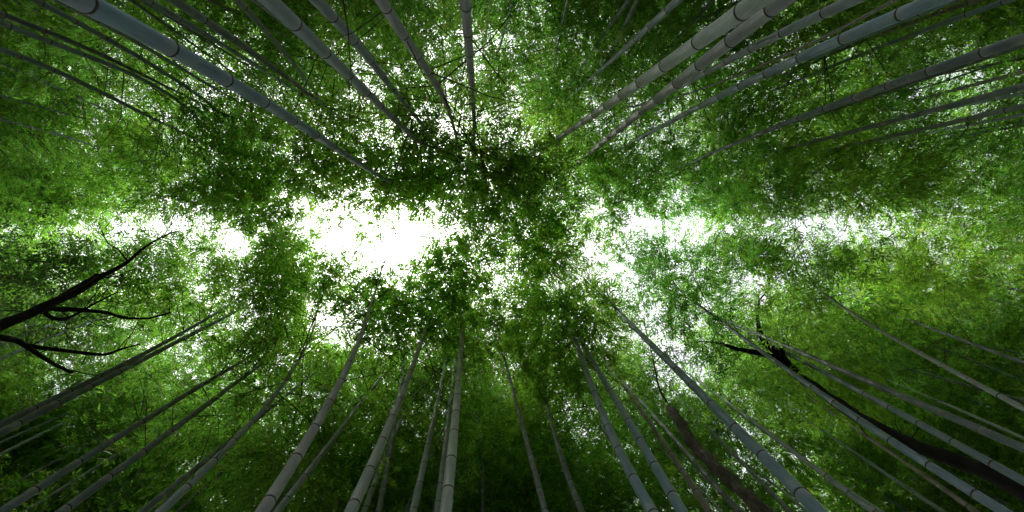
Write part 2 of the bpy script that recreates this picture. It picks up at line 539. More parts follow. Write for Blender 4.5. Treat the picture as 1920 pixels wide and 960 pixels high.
def bamboo_culm(name, parent, path, dia, tone, g, inframe_rings=True, sides=14):
    seg = np.r_[0, np.cumsum(np.linalg.norm(np.diff(path, axis=0), axis=1))]
    T = seg[-1]
    z0 = np.interp(CAMZ + 2.0, path[:, 2], seg)

    def rad(s):
        u = np.clip(s / T, 0, 1)
        return dia * .45 * np.clip((1.06 - 0.18 * u - 0.86 * u ** 3.2), .07, 2)
    # nodes: short internodes at the foot, long ones in the middle, short again towards the tip
    nodes = [0.06]
    while nodes[-1] < T - .1:
        u = nodes[-1] / T
        nodes.append(nodes[-1] + dia * 2.95 * (0.55 + 1.0 * math.sin(math.pi * min(1, (0.06 + u * 0.95) ** .75)) ** .8) * g.uniform(.94, 1.06) + .02)
    nodes = np.array(nodes[:-1])
    ss, rr, tt = [0.0], [rad(0.0)], [0.5]
    for a, b in zip(nodes, np.r_[nodes[1:], T]):
        Lh = b - a
        r_ = float(rad(a))
        for ds, k, t in ((-.010, 1.0, .985), (-.003, 1.05, 1.0), (0.003, 1.04, 0.0), (.014, 1.0, .06), (.5 * Lh, .985, .5)):
            s_ = a + ds
            if s_ > ss[-1] + 1e-4 and s_ < T:
                ss.append(s_)
                rr.append(float(rad(s_)) * k)
                tt.append(t)
    ss, rr, tt = np.array(ss), np.array(rr), np.array(tt)
    P = np.stack([np.interp(ss, seg, path[:, i]) for i in range(3)], 1)
    base = path[0].copy()
    V, faces = tube(P - base, rr, sides)
    me = new_mesh("culm", V.tolist(), faces, [M_CULM])
    a = me.attributes.new("node_t", 'FLOAT', 'POINT')
    a.data.foreach_set("value", np.repeat(tt, sides).astype(np.float32))
    o = link("culm", me, parent)
    v = g.uniform(.88, 1.12)
    o.color = tuple(min(1, c * 1.12 * v * g.uniform(.97, 1.03)) for c in tone) + (1,)
    nring = 0
    if inframe_rings:
        tg, _, _ = frames(path)
        for s_ in nodes:
            p = np.array([np.interp(s_, seg, path[:, i]) for i in range(3)])
            pr, dz = project(p[None])
            x, y = pr[0]
            r_ = float(rad(s_))
            if dz[0] < .3 or not (-20 < x < 1940 and -20 < y < 980) or 2 * r_ * F / dz[0] < 9.5:
                continue
            i = int(np.argmin(abs(seg - s_)))
            ro = link("node_ring", RING, o)
            ro.rotation_mode = 'QUATERNION'
            ro.rotation_quaternion = Vector(tg[i]).to_track_quat('Z', 'Y')
            ro.location = Vector(p - base)
            ro.scale = (r_ * 1.012, r_ * 1.012, 0.065 + r_ * .42)
            nring += 1
    return o, rad, seg, nodes


def bamboo_foliage(parent, path, seg, nodes, rad, s_from, g, density, base, hue, spread=1.0, stems=True, lowthin=1.5, keep=True, extra=(), size=1.0, pieces=0):
    """Branches from the upper nodes, their twigs and the leaf sprays on them."""
    T = seg[-1]
    nn = nodes[nodes > s_from]
    tg, nx, ny = frames(path)
    pos, az, tilt, sc, segs = [], [], [], [], []
    for k, s_ in enumerate(nn):
        u = (s_ - s_from) / max(T - s_from, .1)
        i = int(np.argmin(abs(seg - s_)))
        p = path[i]
        for b in range(2 if u < .85 else 3):
            a = (k % 2) * math.pi + b * 1.1 + g.uniform(-.9, .9) + k * .35
            Lb = spread * (0.55 + 1.25 * math.sin(math.pi * min(1, .12 + .80 * u)) ** .8) * g.uniform(.6, 1.25)
            rise = g.uniform(.15, .55)
            dirv = norm(nx[i] * math.cos(a) + ny[i] * math.sin(a) + tg[i] * rise)
            mid = p + dirv * Lb * .55
            end = p + dirv * Lb + np.array([0, 0, -.28 * Lb])
            segs.append((p, mid, end, .0035 + .004 * Lb))
            kt = max(1, int(density * Lb * (1 if u > lowthin * .1 else .55) * g.uniform(.7, 1.3)))
            nc = max(1, kt // 10)                      # little plumes along the branch
            t = np.sqrt(g.uniform(.05, 1, nc))
            qc = ((1 - t) ** 2)[:, None] * p + (2 * t * (1 - t))[:, None] * mid + (t ** 2)[:, None] * end
            offc = g.normal(0, 1, (nc, 3)) * (.12 + .24 * t * Lb / 1.2)[:, None] * np.array([1, 1, .7])
            wh = g.integers(0, nc, kt)
            q = qc[wh]
            o2 = g.normal(0, 1, (kt, 3)) * np.array([.115, .115, .075])
            q2 = q + offc[wh] + o2 + np.array([0, 0, -.06])
            pos.append(q2)
            lead = offc[wh] * .5 + o2 * 1.3 + dirv * .12
            az.append(np.arctan2(lead[:, 1], lead[:, 0]) + g.normal(0, .35, kt))
            tilt.append(g.normal(.42, .35, kt))
            sc.append(g.uniform(.75, 1.25, kt) * size)
            if stems:
                for j in range(0, kt, 9):
                    segs.append((q[j], (q[j] + q2[j]) / 2 + [0, 0, .03], q2[j], .0022))
    for ex, ey, eh, er in extra:                # side plumes that reach further out, each a mesh of its own
        hang, er = er < 0, abs(er)              # a few hang out into the opening
        c = at(ex, ey, eh)
        pz = PLUMES[int(er > .38)][int(g.integers(0, 8))]
        rz, k = g.uniform(0, 6.283), er / (.5 if er > .38 else .3)
        S = SAMPLE[pz.name] * k
        W = np.stack([S[:, 0] * math.cos(rz) - S[:, 1] * math.sin(rz), S[:, 0] * math.sin(rz) + S[:, 1] * math.cos(rz), S[:, 2]], 1) + c
        pr_, dz_ = project(W)
        if not hang and (in_front(pr_, dz_).mean() > .22 or keep_prob(pr_, False).mean() < g.uniform(.5, .88)):
            continue
        o = link("foliage", pz, parent)
        o["kind"] = "stuff"
        o.location = Vector(c - base)
        o.rotation_euler = (0, 0, rz)
        o.scale = (k, k, k)
        o.color = tuple(np.array(hue) * g.uniform(.88, 1.14)) + (1,)
        i = int(np.argmin(np.linalg.norm(path - c, axis=1) + np.where(path[:, 2] > c[2] + .3, 1.0, 0)))
        segs.append((path[i], (path[i] + c) / 2 + [0, 0, .3], c, .007))
    if keep:                                    # bare twigs on the nodes just under the crown
        for s_ in nodes[(nodes > s_from - 2.4) & (nodes <= s_from)]:
            i = int(np.argmin(abs(seg - s_)))
            for b in range(2):
                if g.random() < .45:
                    continue
                a = g.uniform(0, 6.283)
                Lb = g.uniform(.35, 1.0)
                dirv = norm(nx[i] * math.cos(a) + ny[i] * math.sin(a) + tg[i] * g.uniform(.3, .9))
                p = path[i]
                segs.append((p, p + dirv * Lb * .6, p + dirv * Lb - [0, 0, .15 * Lb], .0055))
    if not pos:
        return
    pos, az, tilt, sc = np.concatenate(pos), np.concatenate(az), np.concatenate(tilt), np.concatenate(sc)
    px, dz = project(pos)
    kp = keep_prob(px) if keep else np.ones(len(pos))
    out_ = (px[:, 0] < -260) | (px[:, 0] > 2180) | (px[:, 1] < -260) | (px[:, 1] > 1220)
    kp = kp * np.where(out_, .35, 1.0)
    if keep:
        kp = kp * np.where(in_front(px, dz), .12, 1.0)
    m_ = g.random(len(pos)) < kp
    pos, az, tilt, sc = pos[m_], az[m_], tilt[m_], sc[m_]
    if len(pos) < 3:
        return
    if pieces:                                        # tiers and halves of the crown as meshes of their own
        lo, hi = pos[:, 2].min(), pos[:, 2].max() + 1e-3
        tier = ((pos[:, 2] - lo) / (hi - lo) * pieces).astype(int)
        half = (pos[:, 0] > np.interp(pos[:, 2], path[:, 2], path[:, 0])).astype(int)
        for c_ in range(pieces * 2):
            w_ = (tier * 2 + half) == c_
            if w_.sum() < 4:
                continue
            o = link("foliage", foliage_mesh("foliage", pos[w_] - base, az[w_], tilt[w_], sc[w_], SPRAYS, g, M_LEAF, .45), parent)
            o["kind"] = "stuff"
            SAMPLE[o.data.name] = (pos[w_] - base)[::max(1, w_.sum() // 40)]
        return
    o = link("foliage", foliage_mesh("foliage", pos - base, az, tilt, sc, SPRAYS, g, M_LEAF, g.uniform(.35, .55)), parent)
    o.color = tuple(hue) + (1,)
    o["kind"] = "stuff"
    if stems:
        o = link("branches", twigs_mesh("branches", [(a - base, m - base, b - base, r) for a, m, b, r in segs], M_TWIG), parent)
        o["kind"] = "stuff"


def hue_pick(g, warm=0.5):
    k = np.clip(g.normal(warm, .28), 0, 1)
    a, b = np.array([.66, .88, .95]), np.array([1.15, 1.05, .8])
    return (a * (1 - k) + b * k) * g.uniform(.88, 1.1)


# traced culms: points of the picture from the frame's edge to where the leaves hide the culm, width at the edge,
# tone, then options: d diameter, t length above, w warmth of the leaves, n density factor
CULMS = [
    # upper side of the path, from the dark corner round to the far end
    ([(-12, 242), (40, 246), (80, 260), (120, 272)], 7, 'd', {}),
    ([(-10, 221), (70, 237), (115, 255), (170, 273), (230, 292)], 9, 'd', {}),
    ([(-10, 136), (50, 150), (100, 165), (150, 184)], 6, 'd', {}),
    ([(-10, 114), (62, 145), (125, 172), (175, 195), (210, 212)], 9, 'g', {}),
    ([(-10, 89), (60, 113), (117, 140), (165, 162), (212, 183), (250, 203), (290, 225), (325, 240)], 15, 'b', {}),
    ([(-10, 38), (35, 53), (93, 77), (145, 97), (192, 117), (230, 135), (300, 165), (345, 198), (372, 225)], 16, 'b', {}),
    ([(-10, 22), (65, 50), (120, 75), (200, 105), (260, 137)], 17, 'd', {}),
    ([(50, -8), (103, 18), (162, 50), (212, 80), (257, 104), (295, 130), (357, 170), (402, 200), (442, 236)], 15, 'b', {}),
    ([(90, -8), (162, 27), (202, 50), (239, 69), (320, 117), (370, 146), (420, 176)], 15, 'g', {}),
    ([(130, -12), (245, 50), (325, 92), (385, 130), (440, 158), (520, 207), (640, 285), (720, 335)], 45, 'b', {'d': .122, 't': 3.0, 'w': .7}),
    ([(262, -8), (320, 21), (352, 45), (392, 69), (426, 89), (455, 109), (482, 125), (527, 152), (555, 170), (595, 197)], 15, 'b', {}),
    ([(312, -8), (395, 42), (460, 90), (510, 125), (562, 165), (590, 185)], 22, 'd', {}),
    ([(375, -8), (435, 20), (470, 37), (515, 59), (570, 85), (620, 115)], 10, 'n', {}),
    ([(438, -8), (455, 10), (482, 40), (506, 67), (527, 91), (544, 112), (582, 160), (612, 207)], 15, 'g', {}),
    ([(468, -10), (490, 8), (525, 36), (553, 60), (580, 81), (610, 108)], 16, 'g', {}),
    ([(492, -12), (537, 32), (572, 62), (600, 91), (625, 114), (652, 138), (700, 185), (740, 225), (775, 257)], 35, 'g', {'d': .118, 'w': .65}),
    ([(584, -10), (610, 20), (635, 45), (655, 68), (690, 105), (720, 145), (745, 180), (768, 205)], 26, 'g', {'d': .105}),
    ([(662, -8), (672, 30), (681, 60)], 6, 'd', {}),
    ([(709, -10), (728, 22), (742, 45), (765, 78), (780, 100), (800, 128), (825, 172), (838, 200)], 28, 'p', {'d': .105, 'w': .4}),
    ([(871, -10), (874, 15), (875, 48), (878, 74), (881, 110), (884, 150), (887, 190), (889, 230)], 25, 'p', {'d': .105, 'w': .4}),
    ([(923, -8), (915, 40), (910, 75), (905, 110)], 8, 'd', {}),
    ([(963, -8), (948, 50), (938, 85), (930, 110)], 9, 'd', {}),
    ([(1185, -8), (1136, 60), (1099, 112), (1072, 154)], 11, 'd', {}),
    ([(1280, -8), (1249, 22), (1222, 45), (1177, 84), (1129, 131), (1087, 165)], 18, 'b', {}),
    ([(1395, -2), (1345, 22), (1286, 52), (1222, 84)], 8, 'd', {}),
    ([(1440, -10), (1387, 20), (1327, 62), (1282, 95), (1243, 125), (1211, 149), (1181, 170), (1157, 187), (1116, 214), (1059, 250), (997, 287)], 40, 'l', {'d': .125, 'w': .5, 'n': 1.0, 't': 4.2}),
    ([(1486, -12), (1440, 19), (1417, 36), (1369, 75), (1326, 109), (1292, 139), (1260, 165), (1234, 186), (1207, 206), (1166, 238), (1117, 278), (1080, 309), (1054, 332)], 35, 'p', {'d': .12, 'w': .5, 'n': 1.0, 't': 4.0}),
    ([(1622, -10), (1525, 34), (1469, 61), (1420, 86), (1380, 107), (1342, 126), (1310, 144), (1250, 178)], 27, 'g', {}),
    ([(1690, -6), (1600, 38), (1520, 85), (1450, 117), (1392, 137), (1280, 177), (1207, 205), (1110, 255)], 9, 'n', {}),
    ([(1792, -16), (1664, 35), (1587, 69), (1526, 98), (1471, 122), (1426, 144), (1384, 163), (1348, 181), (1288, 213), (1237, 239), (1185, 266), (1147, 285)], 31, 'b', {}),
    ([(1815, -10), (1732, 22), (1670, 48), (1600, 78), (1540, 104)], 17, 'b', {}),
    ([(1858, -8), (1770, 21), (1707, 43), (1655, 63), (1610, 81), (1555, 104)], 14, 'n', {}),
    ([(1915, -8), (1820, 25), (1757, 48), (1705, 67), (1620, 100), (1554, 128), (1481, 156), (1408, 189)], 14, 'b', {}),
    ([(1930, 69), (1897, 80), (1807, 110), (1732, 135), (1667, 160), (1612, 180), (1562, 199), (1481, 230), (1400, 260), (1357, 277), (1297, 304), (1252, 326)], 24, 'd', {'d': .1}),
    ([(1930, 108), (1825, 128), (1755, 142), (1690, 158)], 7, 'n', {}),
    ([(1930, 132), (1867, 147), (1815, 162), (1725, 187), (1650, 207)], 11, 'n', {}),
    ([(1930, 173), (1870, 184), (1820, 195), (1775, 203), (1700, 216), (1600, 230)], 10, 'b', {}),
    ([(1930, 196), (1830, 222), (1725, 243), (1644, 261), (1570, 278), (1497, 293)], 15, 'g', {}),
    ([(1930, 213), (1822, 234), (1745, 249), (1684, 260), (1620, 274)], 11, 'g', {}),
    ([(1930, 227), (1806, 246), (1725, 262)], 8, 'd', {}),
    # lower side of the path, from the forked tree round
    ([(-10, 649), (90, 613), (160, 590)], 10, 'g', {}),
    ([(-10, 677), (75, 640), (150, 611), (230, 579)], 11, 'g', {}),
    ([(-10, 801), (150, 725), (265, 665), (340, 625), (430, 572)], 17, 'd', {'w': .7}),
    ([(-10, 818), (100, 760), (225, 695), (320, 648), (400, 606), (500, 555)], 18, 'd', {'w': .7}),
    ([(-10, 837), (50, 806), (120, 775)], 8, 'b', {}),
    ([(-10, 858), (75, 815), (150, 777), (215, 747)], 10, 'l', {}),
    ([(-10, 868), (50, 842), (110, 818)], 5, 'b', {}),
    ([(-12, 970), (125, 880), (200, 832), (300, 769), (390, 717), (455, 677)], 21, 'd', {}),
    ([(40, 965), (150, 895), (235, 843)], 12, 'd', {}),
    ([(105, 968), (210, 890), (300, 825), (360, 778), (425, 731), (480, 690)], 21, 'd', {}),
    ([(155, 965), (250, 895), (340, 826)], 9, 'd', {}),
    ([(290, 970), (360, 905), (415, 852), (455, 808), (500, 758), (545, 702), (566, 664)], 21, 'g', {'d': .1, 't': 2.2}),
    ([(484, 972), (515, 922), (545, 877), (570, 836), (600, 785), (630, 730), (655, 680), (677, 630), (689, 592)], 31, 'p', {'d': .115, 'n': 1.2}),
    ([(512, 970), (570, 892), (620, 830), (665, 772), (702, 722)], 18, 'g', {}),
    ([(652, 972), (677, 915), (700, 865), (725, 808), (745, 762), (765, 710), (785, 655), (805, 597)], 28, 'p', {'d': .11, 'n': 1.2}),
    ([(680, 970), (715, 877), (750, 790), (775, 745), (795, 717)], 15, 'g', {}),
    ([(708, 970), (730, 842), (750, 740), (757, 670)], 16, 'd', {}),
    ([(772, 972), (795, 865), (810, 800), (825, 735), (830, 705)], 19, 'g', {}),
    ([(811, 970), (820, 870), (824, 770)], 7, 'd', {}),
    ([(818, 970), (830, 880), (840, 790), (850, 695), (855, 655)], 14, 'g', {}),
    ([(834, 972), (845, 880), (852, 805), (860, 720), (865, 640), (869, 550)], 28, 'l', {'d': .108, 'n': 1.3}),
    ([(905, 970), (902, 830), (895, 745)], 9, 'd', {}),
    ([(1025, 970), (995, 862), (980, 797), (960, 720), (942, 660), (930, 615)], 15, 'd', {}),
    ([(1075, 955), (1042, 880), (990, 803)], 6, 'd', {}),
    ([(1094, 970), (1060, 880), (1035, 795), (1022, 730)], 18, 'd', {}),
    ([(1230, 972), (1180, 878), (1150, 822), (1125, 765), (1100, 697), (1080, 642), (1055, 597)], 27, 'b', {'d': .11}),
    ([(1185, 890), (1150, 832), (1110, 775), (1070, 715)], 8, 'd', {'d': .07}),
    ([(1286, 972), (1255, 916), (1225, 866), (1195, 818), (1160, 760), (1130, 708), (1090, 642), (1067, 605)], 26, 'b', {'d': .11}),
    ([(1336, 970), (1300, 907), (1260, 852), (1220, 798), (1180, 738), (1140, 683), (1100, 635)], 16, 'n', {}),
    ([(1362, 970), (1305, 910), (1250, 852), (1190, 790)], 8, 'l', {}),
    ([(1392, 968), (1330, 892), (1280, 837), (1230, 785), (1185, 738), (1155, 700)], 15, 'd', {}),
    ([(1408, 970), (1350, 918), (1285, 868), (1210, 803)], 7, 'l', {}),
    ([(1550, 976), (1500, 925), (1460, 881), (1410, 830), (1360, 782), (1305, 730), (1260, 685), (1210, 635), (1160, 585), (1125, 545), (1100, 515)], 32, 'b', {'d': .11}),
    ([(1500, 966), (1449, 930), (1407, 905)], 5, 'l', {}),
    ([(1520, 966), (1430, 892), (1370, 852), (1302, 815)], 8, 'g', {}),
    ([(1650, 968), (1600, 930), (1565, 904), (1500, 857), (1445, 815), (1390, 773), (1335, 733), (1270, 687)], 15, 'g', {}),
    ([(1640, 950), (1600, 925), (1505, 861), (1449, 821), (1370, 763)], 6, 'l', {}),
    ([(1715, 970), (1650, 921), (1615, 895), (1565, 858), (1520, 825)], 10, 'b', {}),
    ([(1785, 970), (1700, 915), (1640, 875), (1575, 830), (1525, 793), (1475, 760)], 12, 'g', {}),
    ([(1845, 970), (1790, 935), (1725, 885), (1660, 840), (1585, 792), (1530, 753), (1500, 730)], 14, 'n', {}),
    ([(1905, 972), (1825, 927), (1765, 890), (1705, 850), (1610, 785), (1565, 755), (1530, 730), (1460, 680), (1400, 640), (1351, 602), (1310, 572)], 24, 'b', {'d': .1}),
    ([(1930, 907), (1895, 890), (1840, 860), (1785, 830), (1740, 805), (1697, 780), (1655, 755), (1620, 737), (1560, 705), (1505, 677), (1465, 655), (1400, 625), (1366, 606)], 20, 'b', {}),
    ([(1930, 826), (1850, 792), (1780, 762), (1710, 730), (1620, 692), (1555, 668)], 9, 'l', {}),
    ([(1930, 772), (1860, 735), (1815, 710), (1745, 672), (1710, 655), (1660, 625), (1595, 585), (1525, 535)], 14, 'l', {'d': .085}),
    ([(1930, 719), (1850, 687), (1780, 660), (1670, 622)], 10, 'd', {}),
    ([(1930, 683), (1850, 655), (1800, 636), (1720, 605), (1620, 565)], 12, 'd', {}),
    ([(1930, 579), (1850, 560), (1780, 546)], 7, 'd', {}),
    ([(1930, 549), (1850, 532), (1790, 520)], 8, 'd', {}),
]
DENS = 9.6
# plumes beyond the regular crown: culm number -> (x, y, height above the camera, radius)
EXTRA = {}
bamboo_list = []
# first the centrelines: the lower, bare part of each culm keeps clear of low side twigs
CELL = 4
bare = np.full((960 // CELL + 2, 1920 // CELL + 2), 0.0)
standing = []
for ci, (pts_, wd, tone, opt) in enumerate(CULMS):
    g = np.random.default_rng(100 + ci)
    fx, fy, ha, hb, dia = culm_path(pts_, wd, opt.get('d'))
    inward = -norm(np.array([fx(hb), fy(hb)])) * .5 + g.normal(0, .35, 2)
    top = opt.get('t', g.uniform(2.8, 4.0))
    path = build_centreline(fx, fy, ha, hb, top, inward, g)
    standing.append((g, path, ha, hb, dia))
    zz = np.arange(ha, hb - .3, .02)
    Q = np.stack([fx(zz), fy(zz), zz + CAMZ], 1)
    pq, dq = project(Q)
    for (x, y), d_ in zip(pq, dq):
        hw = max(5, dia * F / d_ * .5 + 3)
        x0, x1, y0, y1 = int((x - hw) // CELL), int((x + hw) // CELL), int((y - hw) // CELL), int((y + hw) // CELL)
        x0, y0 = max(x0, 0), max(y0, 0)
        if x1 < 0 or y1 < 0 or x0 >= bare.shape[1] or y0 >= bare.shape[0]:
            continue
        blk = bare[y0:y1 + 1, x0:x1 + 1]
        np.maximum(blk, d_, out=blk)


# crown edges that lean over the path from both sides, each on the bamboo that stands closest
ge = np.random.default_rng(3)
plumes = []
for x in range(440, 1140, 31):                    # the crowns that meet round the opening, in small plumes
    for y in range(285, 640, 31):
        if ge.random() < (1 if 840 < x < 1060 and y < 490 else .8 if 800 < x and 330 < y < 620 else .9 if 560 < x and y > 460 else 1):
            plumes.append((x, y, .3))
            if ge.random() < .2:
                plumes.append((x + 12, y + 12, .32))
for x in range(380, 540, 28):
    plumes += [(x, 388, .25), (x, 475, .25), (x, 405, .2), (x, 455, .2), (x, 370, .25), (x + 9, 430 + 14 * ge.random(), .2)]
for x in list(range(-20, 440, 36)) + list(range(1140, 1720, 36)):
    for y in (372, 394, 482):
        plumes.append((x, y, .25))
for x in range(-20, 440, 46):
    for y in (310, 345, 510, 555, 600):
        plumes.append((x, y, .5))
for x in range(1140, 1960, 46):
    for y in (310, 345, 510, 555, 600):
        plumes.append((x, y, .5))
for x in range(1700, 1960, 44):
    for y in range(370, 500, 44):
        plumes.append((x, y, .5))
for x in range(900, 1160, 38):
    for y in range(640, 870, 38):
        plumes.append((x, y, .3))
for x in range(1290, 1700, 46):
    for y in range(650, 880, 46):
        plumes.append((x, y, .45))
plumes += [(700, 400, -.34), (730, 392, -.34), (672, 420, -.28), (690, 440, -.2), (600, 432, -.18), (805, 384, -.26)]
for x, y, R_ in plumes:
    x, y = x + ge.uniform(-14, 14), y + ge.uniform(-11, 11)
    h = ge.uniform(8.6, 11.0)
    c = at(x, y, h)
    best = min(range(len(standing)), key=lambda i: np.linalg.norm(standing[i][1][::4] - c, axis=1).min() + .08 * len(EXTRA.get(i, ())))
    EXTRA.setdefault(best, []).append((x, y, 11.5 if R_ < 0 else h, R_ * ge.uniform(.8, 1.25)))


for line, h0_, h1_, hw in (([(1490, 700), (1476, 684), (1462, 664), (1437, 648), (1424, 625), (1419, 592)], 8.8, 10.2, 14), ([(1466, 672), (1420, 662), (1385, 655), (1345, 642)], 9.0, 9.8, 9),
                           ([(0, 610), (50, 590), (130, 553), (212, 508), (265, 468), (328, 434)], 5.4, 9.6, 11), ([(1385, 915), (1340, 875), (1305, 837), (1270, 785)], 6.3, 8.8, 14)):
    t_ = np.linspace(0, len(line) - 1, 160)          # the bare limbs of the trees stay clear as well
    for x, y, d_ in zip(np.interp(t_, range(len(line)), [q[0] for q in line]), np.interp(t_, range(len(line)), [q[1] for q in line]), np.linspace(h0_, h1_, 160)):
        blk = bare[max(int((y - hw) // CELL), 0):int((y + hw) // CELL) + 1, max(int((x - hw) // CELL), 0):int((x + hw) // CELL) + 1]
        np.maximum(blk, d_, out=blk)


def in_front(px, dz):
    """Whether something at these picture places would hang before the bare part of a culm."""
    cx = np.clip((px[:, 0] // CELL).astype(int), 0, bare.shape[1] - 1)
    cy = np.clip((px[:, 1] // CELL).astype(int), 0, bare.shape[0] - 1)
    return dz < bare[cy, cx] - .25


for ci, (pts_, wd, tone, opt) in enumerate(CULMS):
    g, path, ha, hb, dia = standing[ci]
    root = link("bamboo", None)
    root.location = Vector(path[0])
    o, rad_, seg_, nodes_ = bamboo_culm("culm", root, path, dia, TONES[tone], g, True, 16 if wd > 18 else 8)
    im = int(np.argmax(path[:, 2])) + 1
    thin = float(np.clip(math.hypot(pts_[-1][0] - 900, pts_[-1][1] - 440) / 430, .3, 1.0))   # crowns by the opening are lighter
    s_from = np.interp(hb + CAMZ, path[:im, 2], seg_[:im]) - g.uniform(.7, 1.6)
    bamboo_foliage(root, path, seg_, nodes_, rad_, s_from, g, DENS * 3.0 * min(1.0, opt.get('n', 1.0)) * thin, path[0], hue_pick(g, opt.get('w', .5)), 1.0, extra=EXTRA.get(ci, ()))
    bamboo_list.append((root, pts_, wd, tone))
    root["category"] = "bamboo"
    root["group"] = "bamboos over the path"

# labels: counted round the picture from two culms anyone can find
ORD = "zeroth first second third fourth fifth sixth seventh eighth ninth tenth eleventh twelfth thirteenth fourteenth fifteenth sixteenth seventeenth eighteenth nineteenth twentieth twenty-first twenty-second twenty-third twenty-fourth twenty-fifth twenty-sixth twenty-seventh twenty-eighth twenty-ninth thirtieth".split()
TONEW = {'g': 'grey', 'b': 'blue-grey', 'd': 'dark', 'n': 'brownish', 'l': 'pale', 'p': 'silvery grey'}
TOPI = next(i for i, b in enumerate(bamboo_list) if b[1][0] == (871, -10))
BOTI = next(i for i, b in enumerate(bamboo_list) if b[1][0] == (834, 972))
SPLIT = next(i for i, b in enumerate(bamboo_list) if b[1][0] == (-10, 649))
OWN = {
    TOPI: "silvery upright bamboo standing straight at the middle of the top edge",
    BOTI: "tall pale bamboo standing almost straight at the middle of the bottom edge",
    9: "very thick blue-grey bamboo slanting in beside the low leafy spray in the dark corner",
    15: "thick smooth grey bamboo with a thinner culm hugging its side at the top edge",
    25: "thickest pale bamboo of the grove, upper one of the two big slanting culms",
    26: "thick silvery bamboo slanting just beneath the thickest pale culm",
    12: "thin brownish bamboo leaning across its neighbours behind the thick grey culms at top",
}
for i, (root, p_, wd, tone) in enumerate(bamboo_list):
    if i in OWN:
        root["label"] = OWN[i]
        continue
    size = "stout" if wd > 20 else "slender" if wd > 10 else "thin"
    if i < SPLIT:
        k = i - TOPI
        way, mark = ("clockwise" if k > 0 else "anticlockwise"), "upright culm at middle of top edge"
    else:
        k = i - BOTI
        way, mark = ("anticlockwise" if k > 0 else "clockwise"), "tall pale culm at middle of bottom edge"
    root["label"] = f"{TONEW[tone]} {size} bamboo, {ORD[abs(k)]} {way} from the {mark}"

# ------------------------------------------------------------------ a low side branch whose leaves show singly
leaf_meshes = []
for v_ in range(4):
    g = np.random.default_rng(40 + v_)
    Lf, Wf = .125, .019
    vs, fs = [], []
    for k_, (u, w_) in enumerate(((0, .05), (.12, .62), (.38, 1.0), (.7, .68), (1.0, .02))):
        bend_ = -.10 * Lf * (1 + .5 * v_) * u * u
        vs += [(u * Lf, -w_ * Wf / 2, bend_ + .15 * w_ * Wf), (u * Lf, 0, bend_), (u * Lf, w_ * Wf / 2, bend_ + .15 * w_ * Wf)]
        if k_:
            b_ = 3 * k_
            fs += [(b_ - 3, b_ - 2, b_ + 1, b_), (b_ - 2, b_ - 1, b_ + 2, b_ + 1)]
    me = new_mesh("leaf", vs, fs, [M_LEAF])
    a = me.attributes.new("tint", 'FLOAT', 'FACE')
    a.data.foreach_set("value", np.full(len(fs), .55 + .1 * v_, dtype=np.float32))
    leaf_meshes.append(me)
host = bamboo_list[5][0]
hloc = np.array(host.location)
g = np.random.default_rng(9)
for stem_px in ([(300, 215, 6.3), (300, 255, 5.9), (290, 300, 5.5), (292, 335, 5.2)],
                [(300, 215, 6.3), (265, 250, 5.9), (255, 285, 5.6), (270, 310, 5.4)],
                [(300, 215, 6.3), (325, 235, 5.9), (340, 262, 5.6), (335, 285, 5.4)],
                [(300, 215, 6.3), (345, 225, 6.0), (365, 240, 5.8)]):
    P = np.array([at(*q) for q in stem_px])
    pp = [host.children[0].matrix_world.translation * 0 + Vector(P[0])]
    tt_ = np.linspace(0, len(P) - 1, 14)
    Q = np.stack([np.interp(tt_, np.arange(len(P)), P[:, i]) for i in range(3)], 1)
    Q[1:-1] = (Q[:-2] + 2 * Q[1:-1] + Q[2:]) / 4
    v, f = tube(Q - hloc, np.linspace(.006, .0015, len(Q)), 5)
    br = link("branch", new_mesh("branch", v.tolist(), f, [M_TWIG]), host)
    for k_ in range(3, len(Q)):
        for sgn in ((-1, 1) if k_ < len(Q) - 1 else (-1, 0, 1)):
            if g.random() < .25:
                continue
            d = norm(Q[k_] - Q[k_ - 1])
            side = norm(np.cross(d, [0, 0, 1.0]))
            dd = norm(d * .8 + side * sgn * g.uniform(.5, 1.1) + np.array([0, 0, -g.uniform(.0, .45)]))
            lf = link("leaf", leaf_meshes[int(g.integers(0, 4))], br)
            lf.location = Vector(Q[k_] - hloc)
            lf.rotation_euler = Vector(dd).to_track_quat('X', 'Z').to_euler()
            sc_ = g.uniform(.7, 1.05)
            lf.scale = (sc_, sc_, sc_)
            lf.color = (.62, .72, .6, 1)

# ------------------------------------------------------------------ trees among the bamboo
def wood(path, r, g, rough=.12, sides=12):
    """A knotty limb: smooth the path, vary the radius."""
    path = np.asarray(path, float)
    seg = np.r_[0, np.cumsum(np.linalg.norm(np.diff(path, axis=0), axis=1))]
    m_ = max(6, int(seg[-1] / .09))
    s_ = np.linspace(0, seg[-1], m_)
    Q = np.stack([np.interp(s_, seg, path[:, i]) for i in range(3)], 1)
    for _ in range(2):
        Q[1:-1] = (Q[:-2] + 2 * Q[1:-1] + Q[2:]) / 4
    rr = np.interp(s_, seg, r)
    wob = g.normal(0, 1, (m_, sides))
    for _ in range(2):
        wob = (np.roll(wob, 1, 1) + wob * 2 + np.roll(wob, -1, 1)) / 4
        wob[1:-1] = (wob[:-2] + wob[1:-1] * 2 + wob[2:]) / 4
    k1 = np.convolve(g.normal(0, 1, m_ + 8), np.ones(9) / 9, 'valid')
    Q = Q + np.stack([k1, np.roll(k1, m_ // 3), 0 * k1], 1) * rr[:, None] * .22
    return tube(Q, rr[:, None] * (1 + rough * 2.2 * wob), sides)


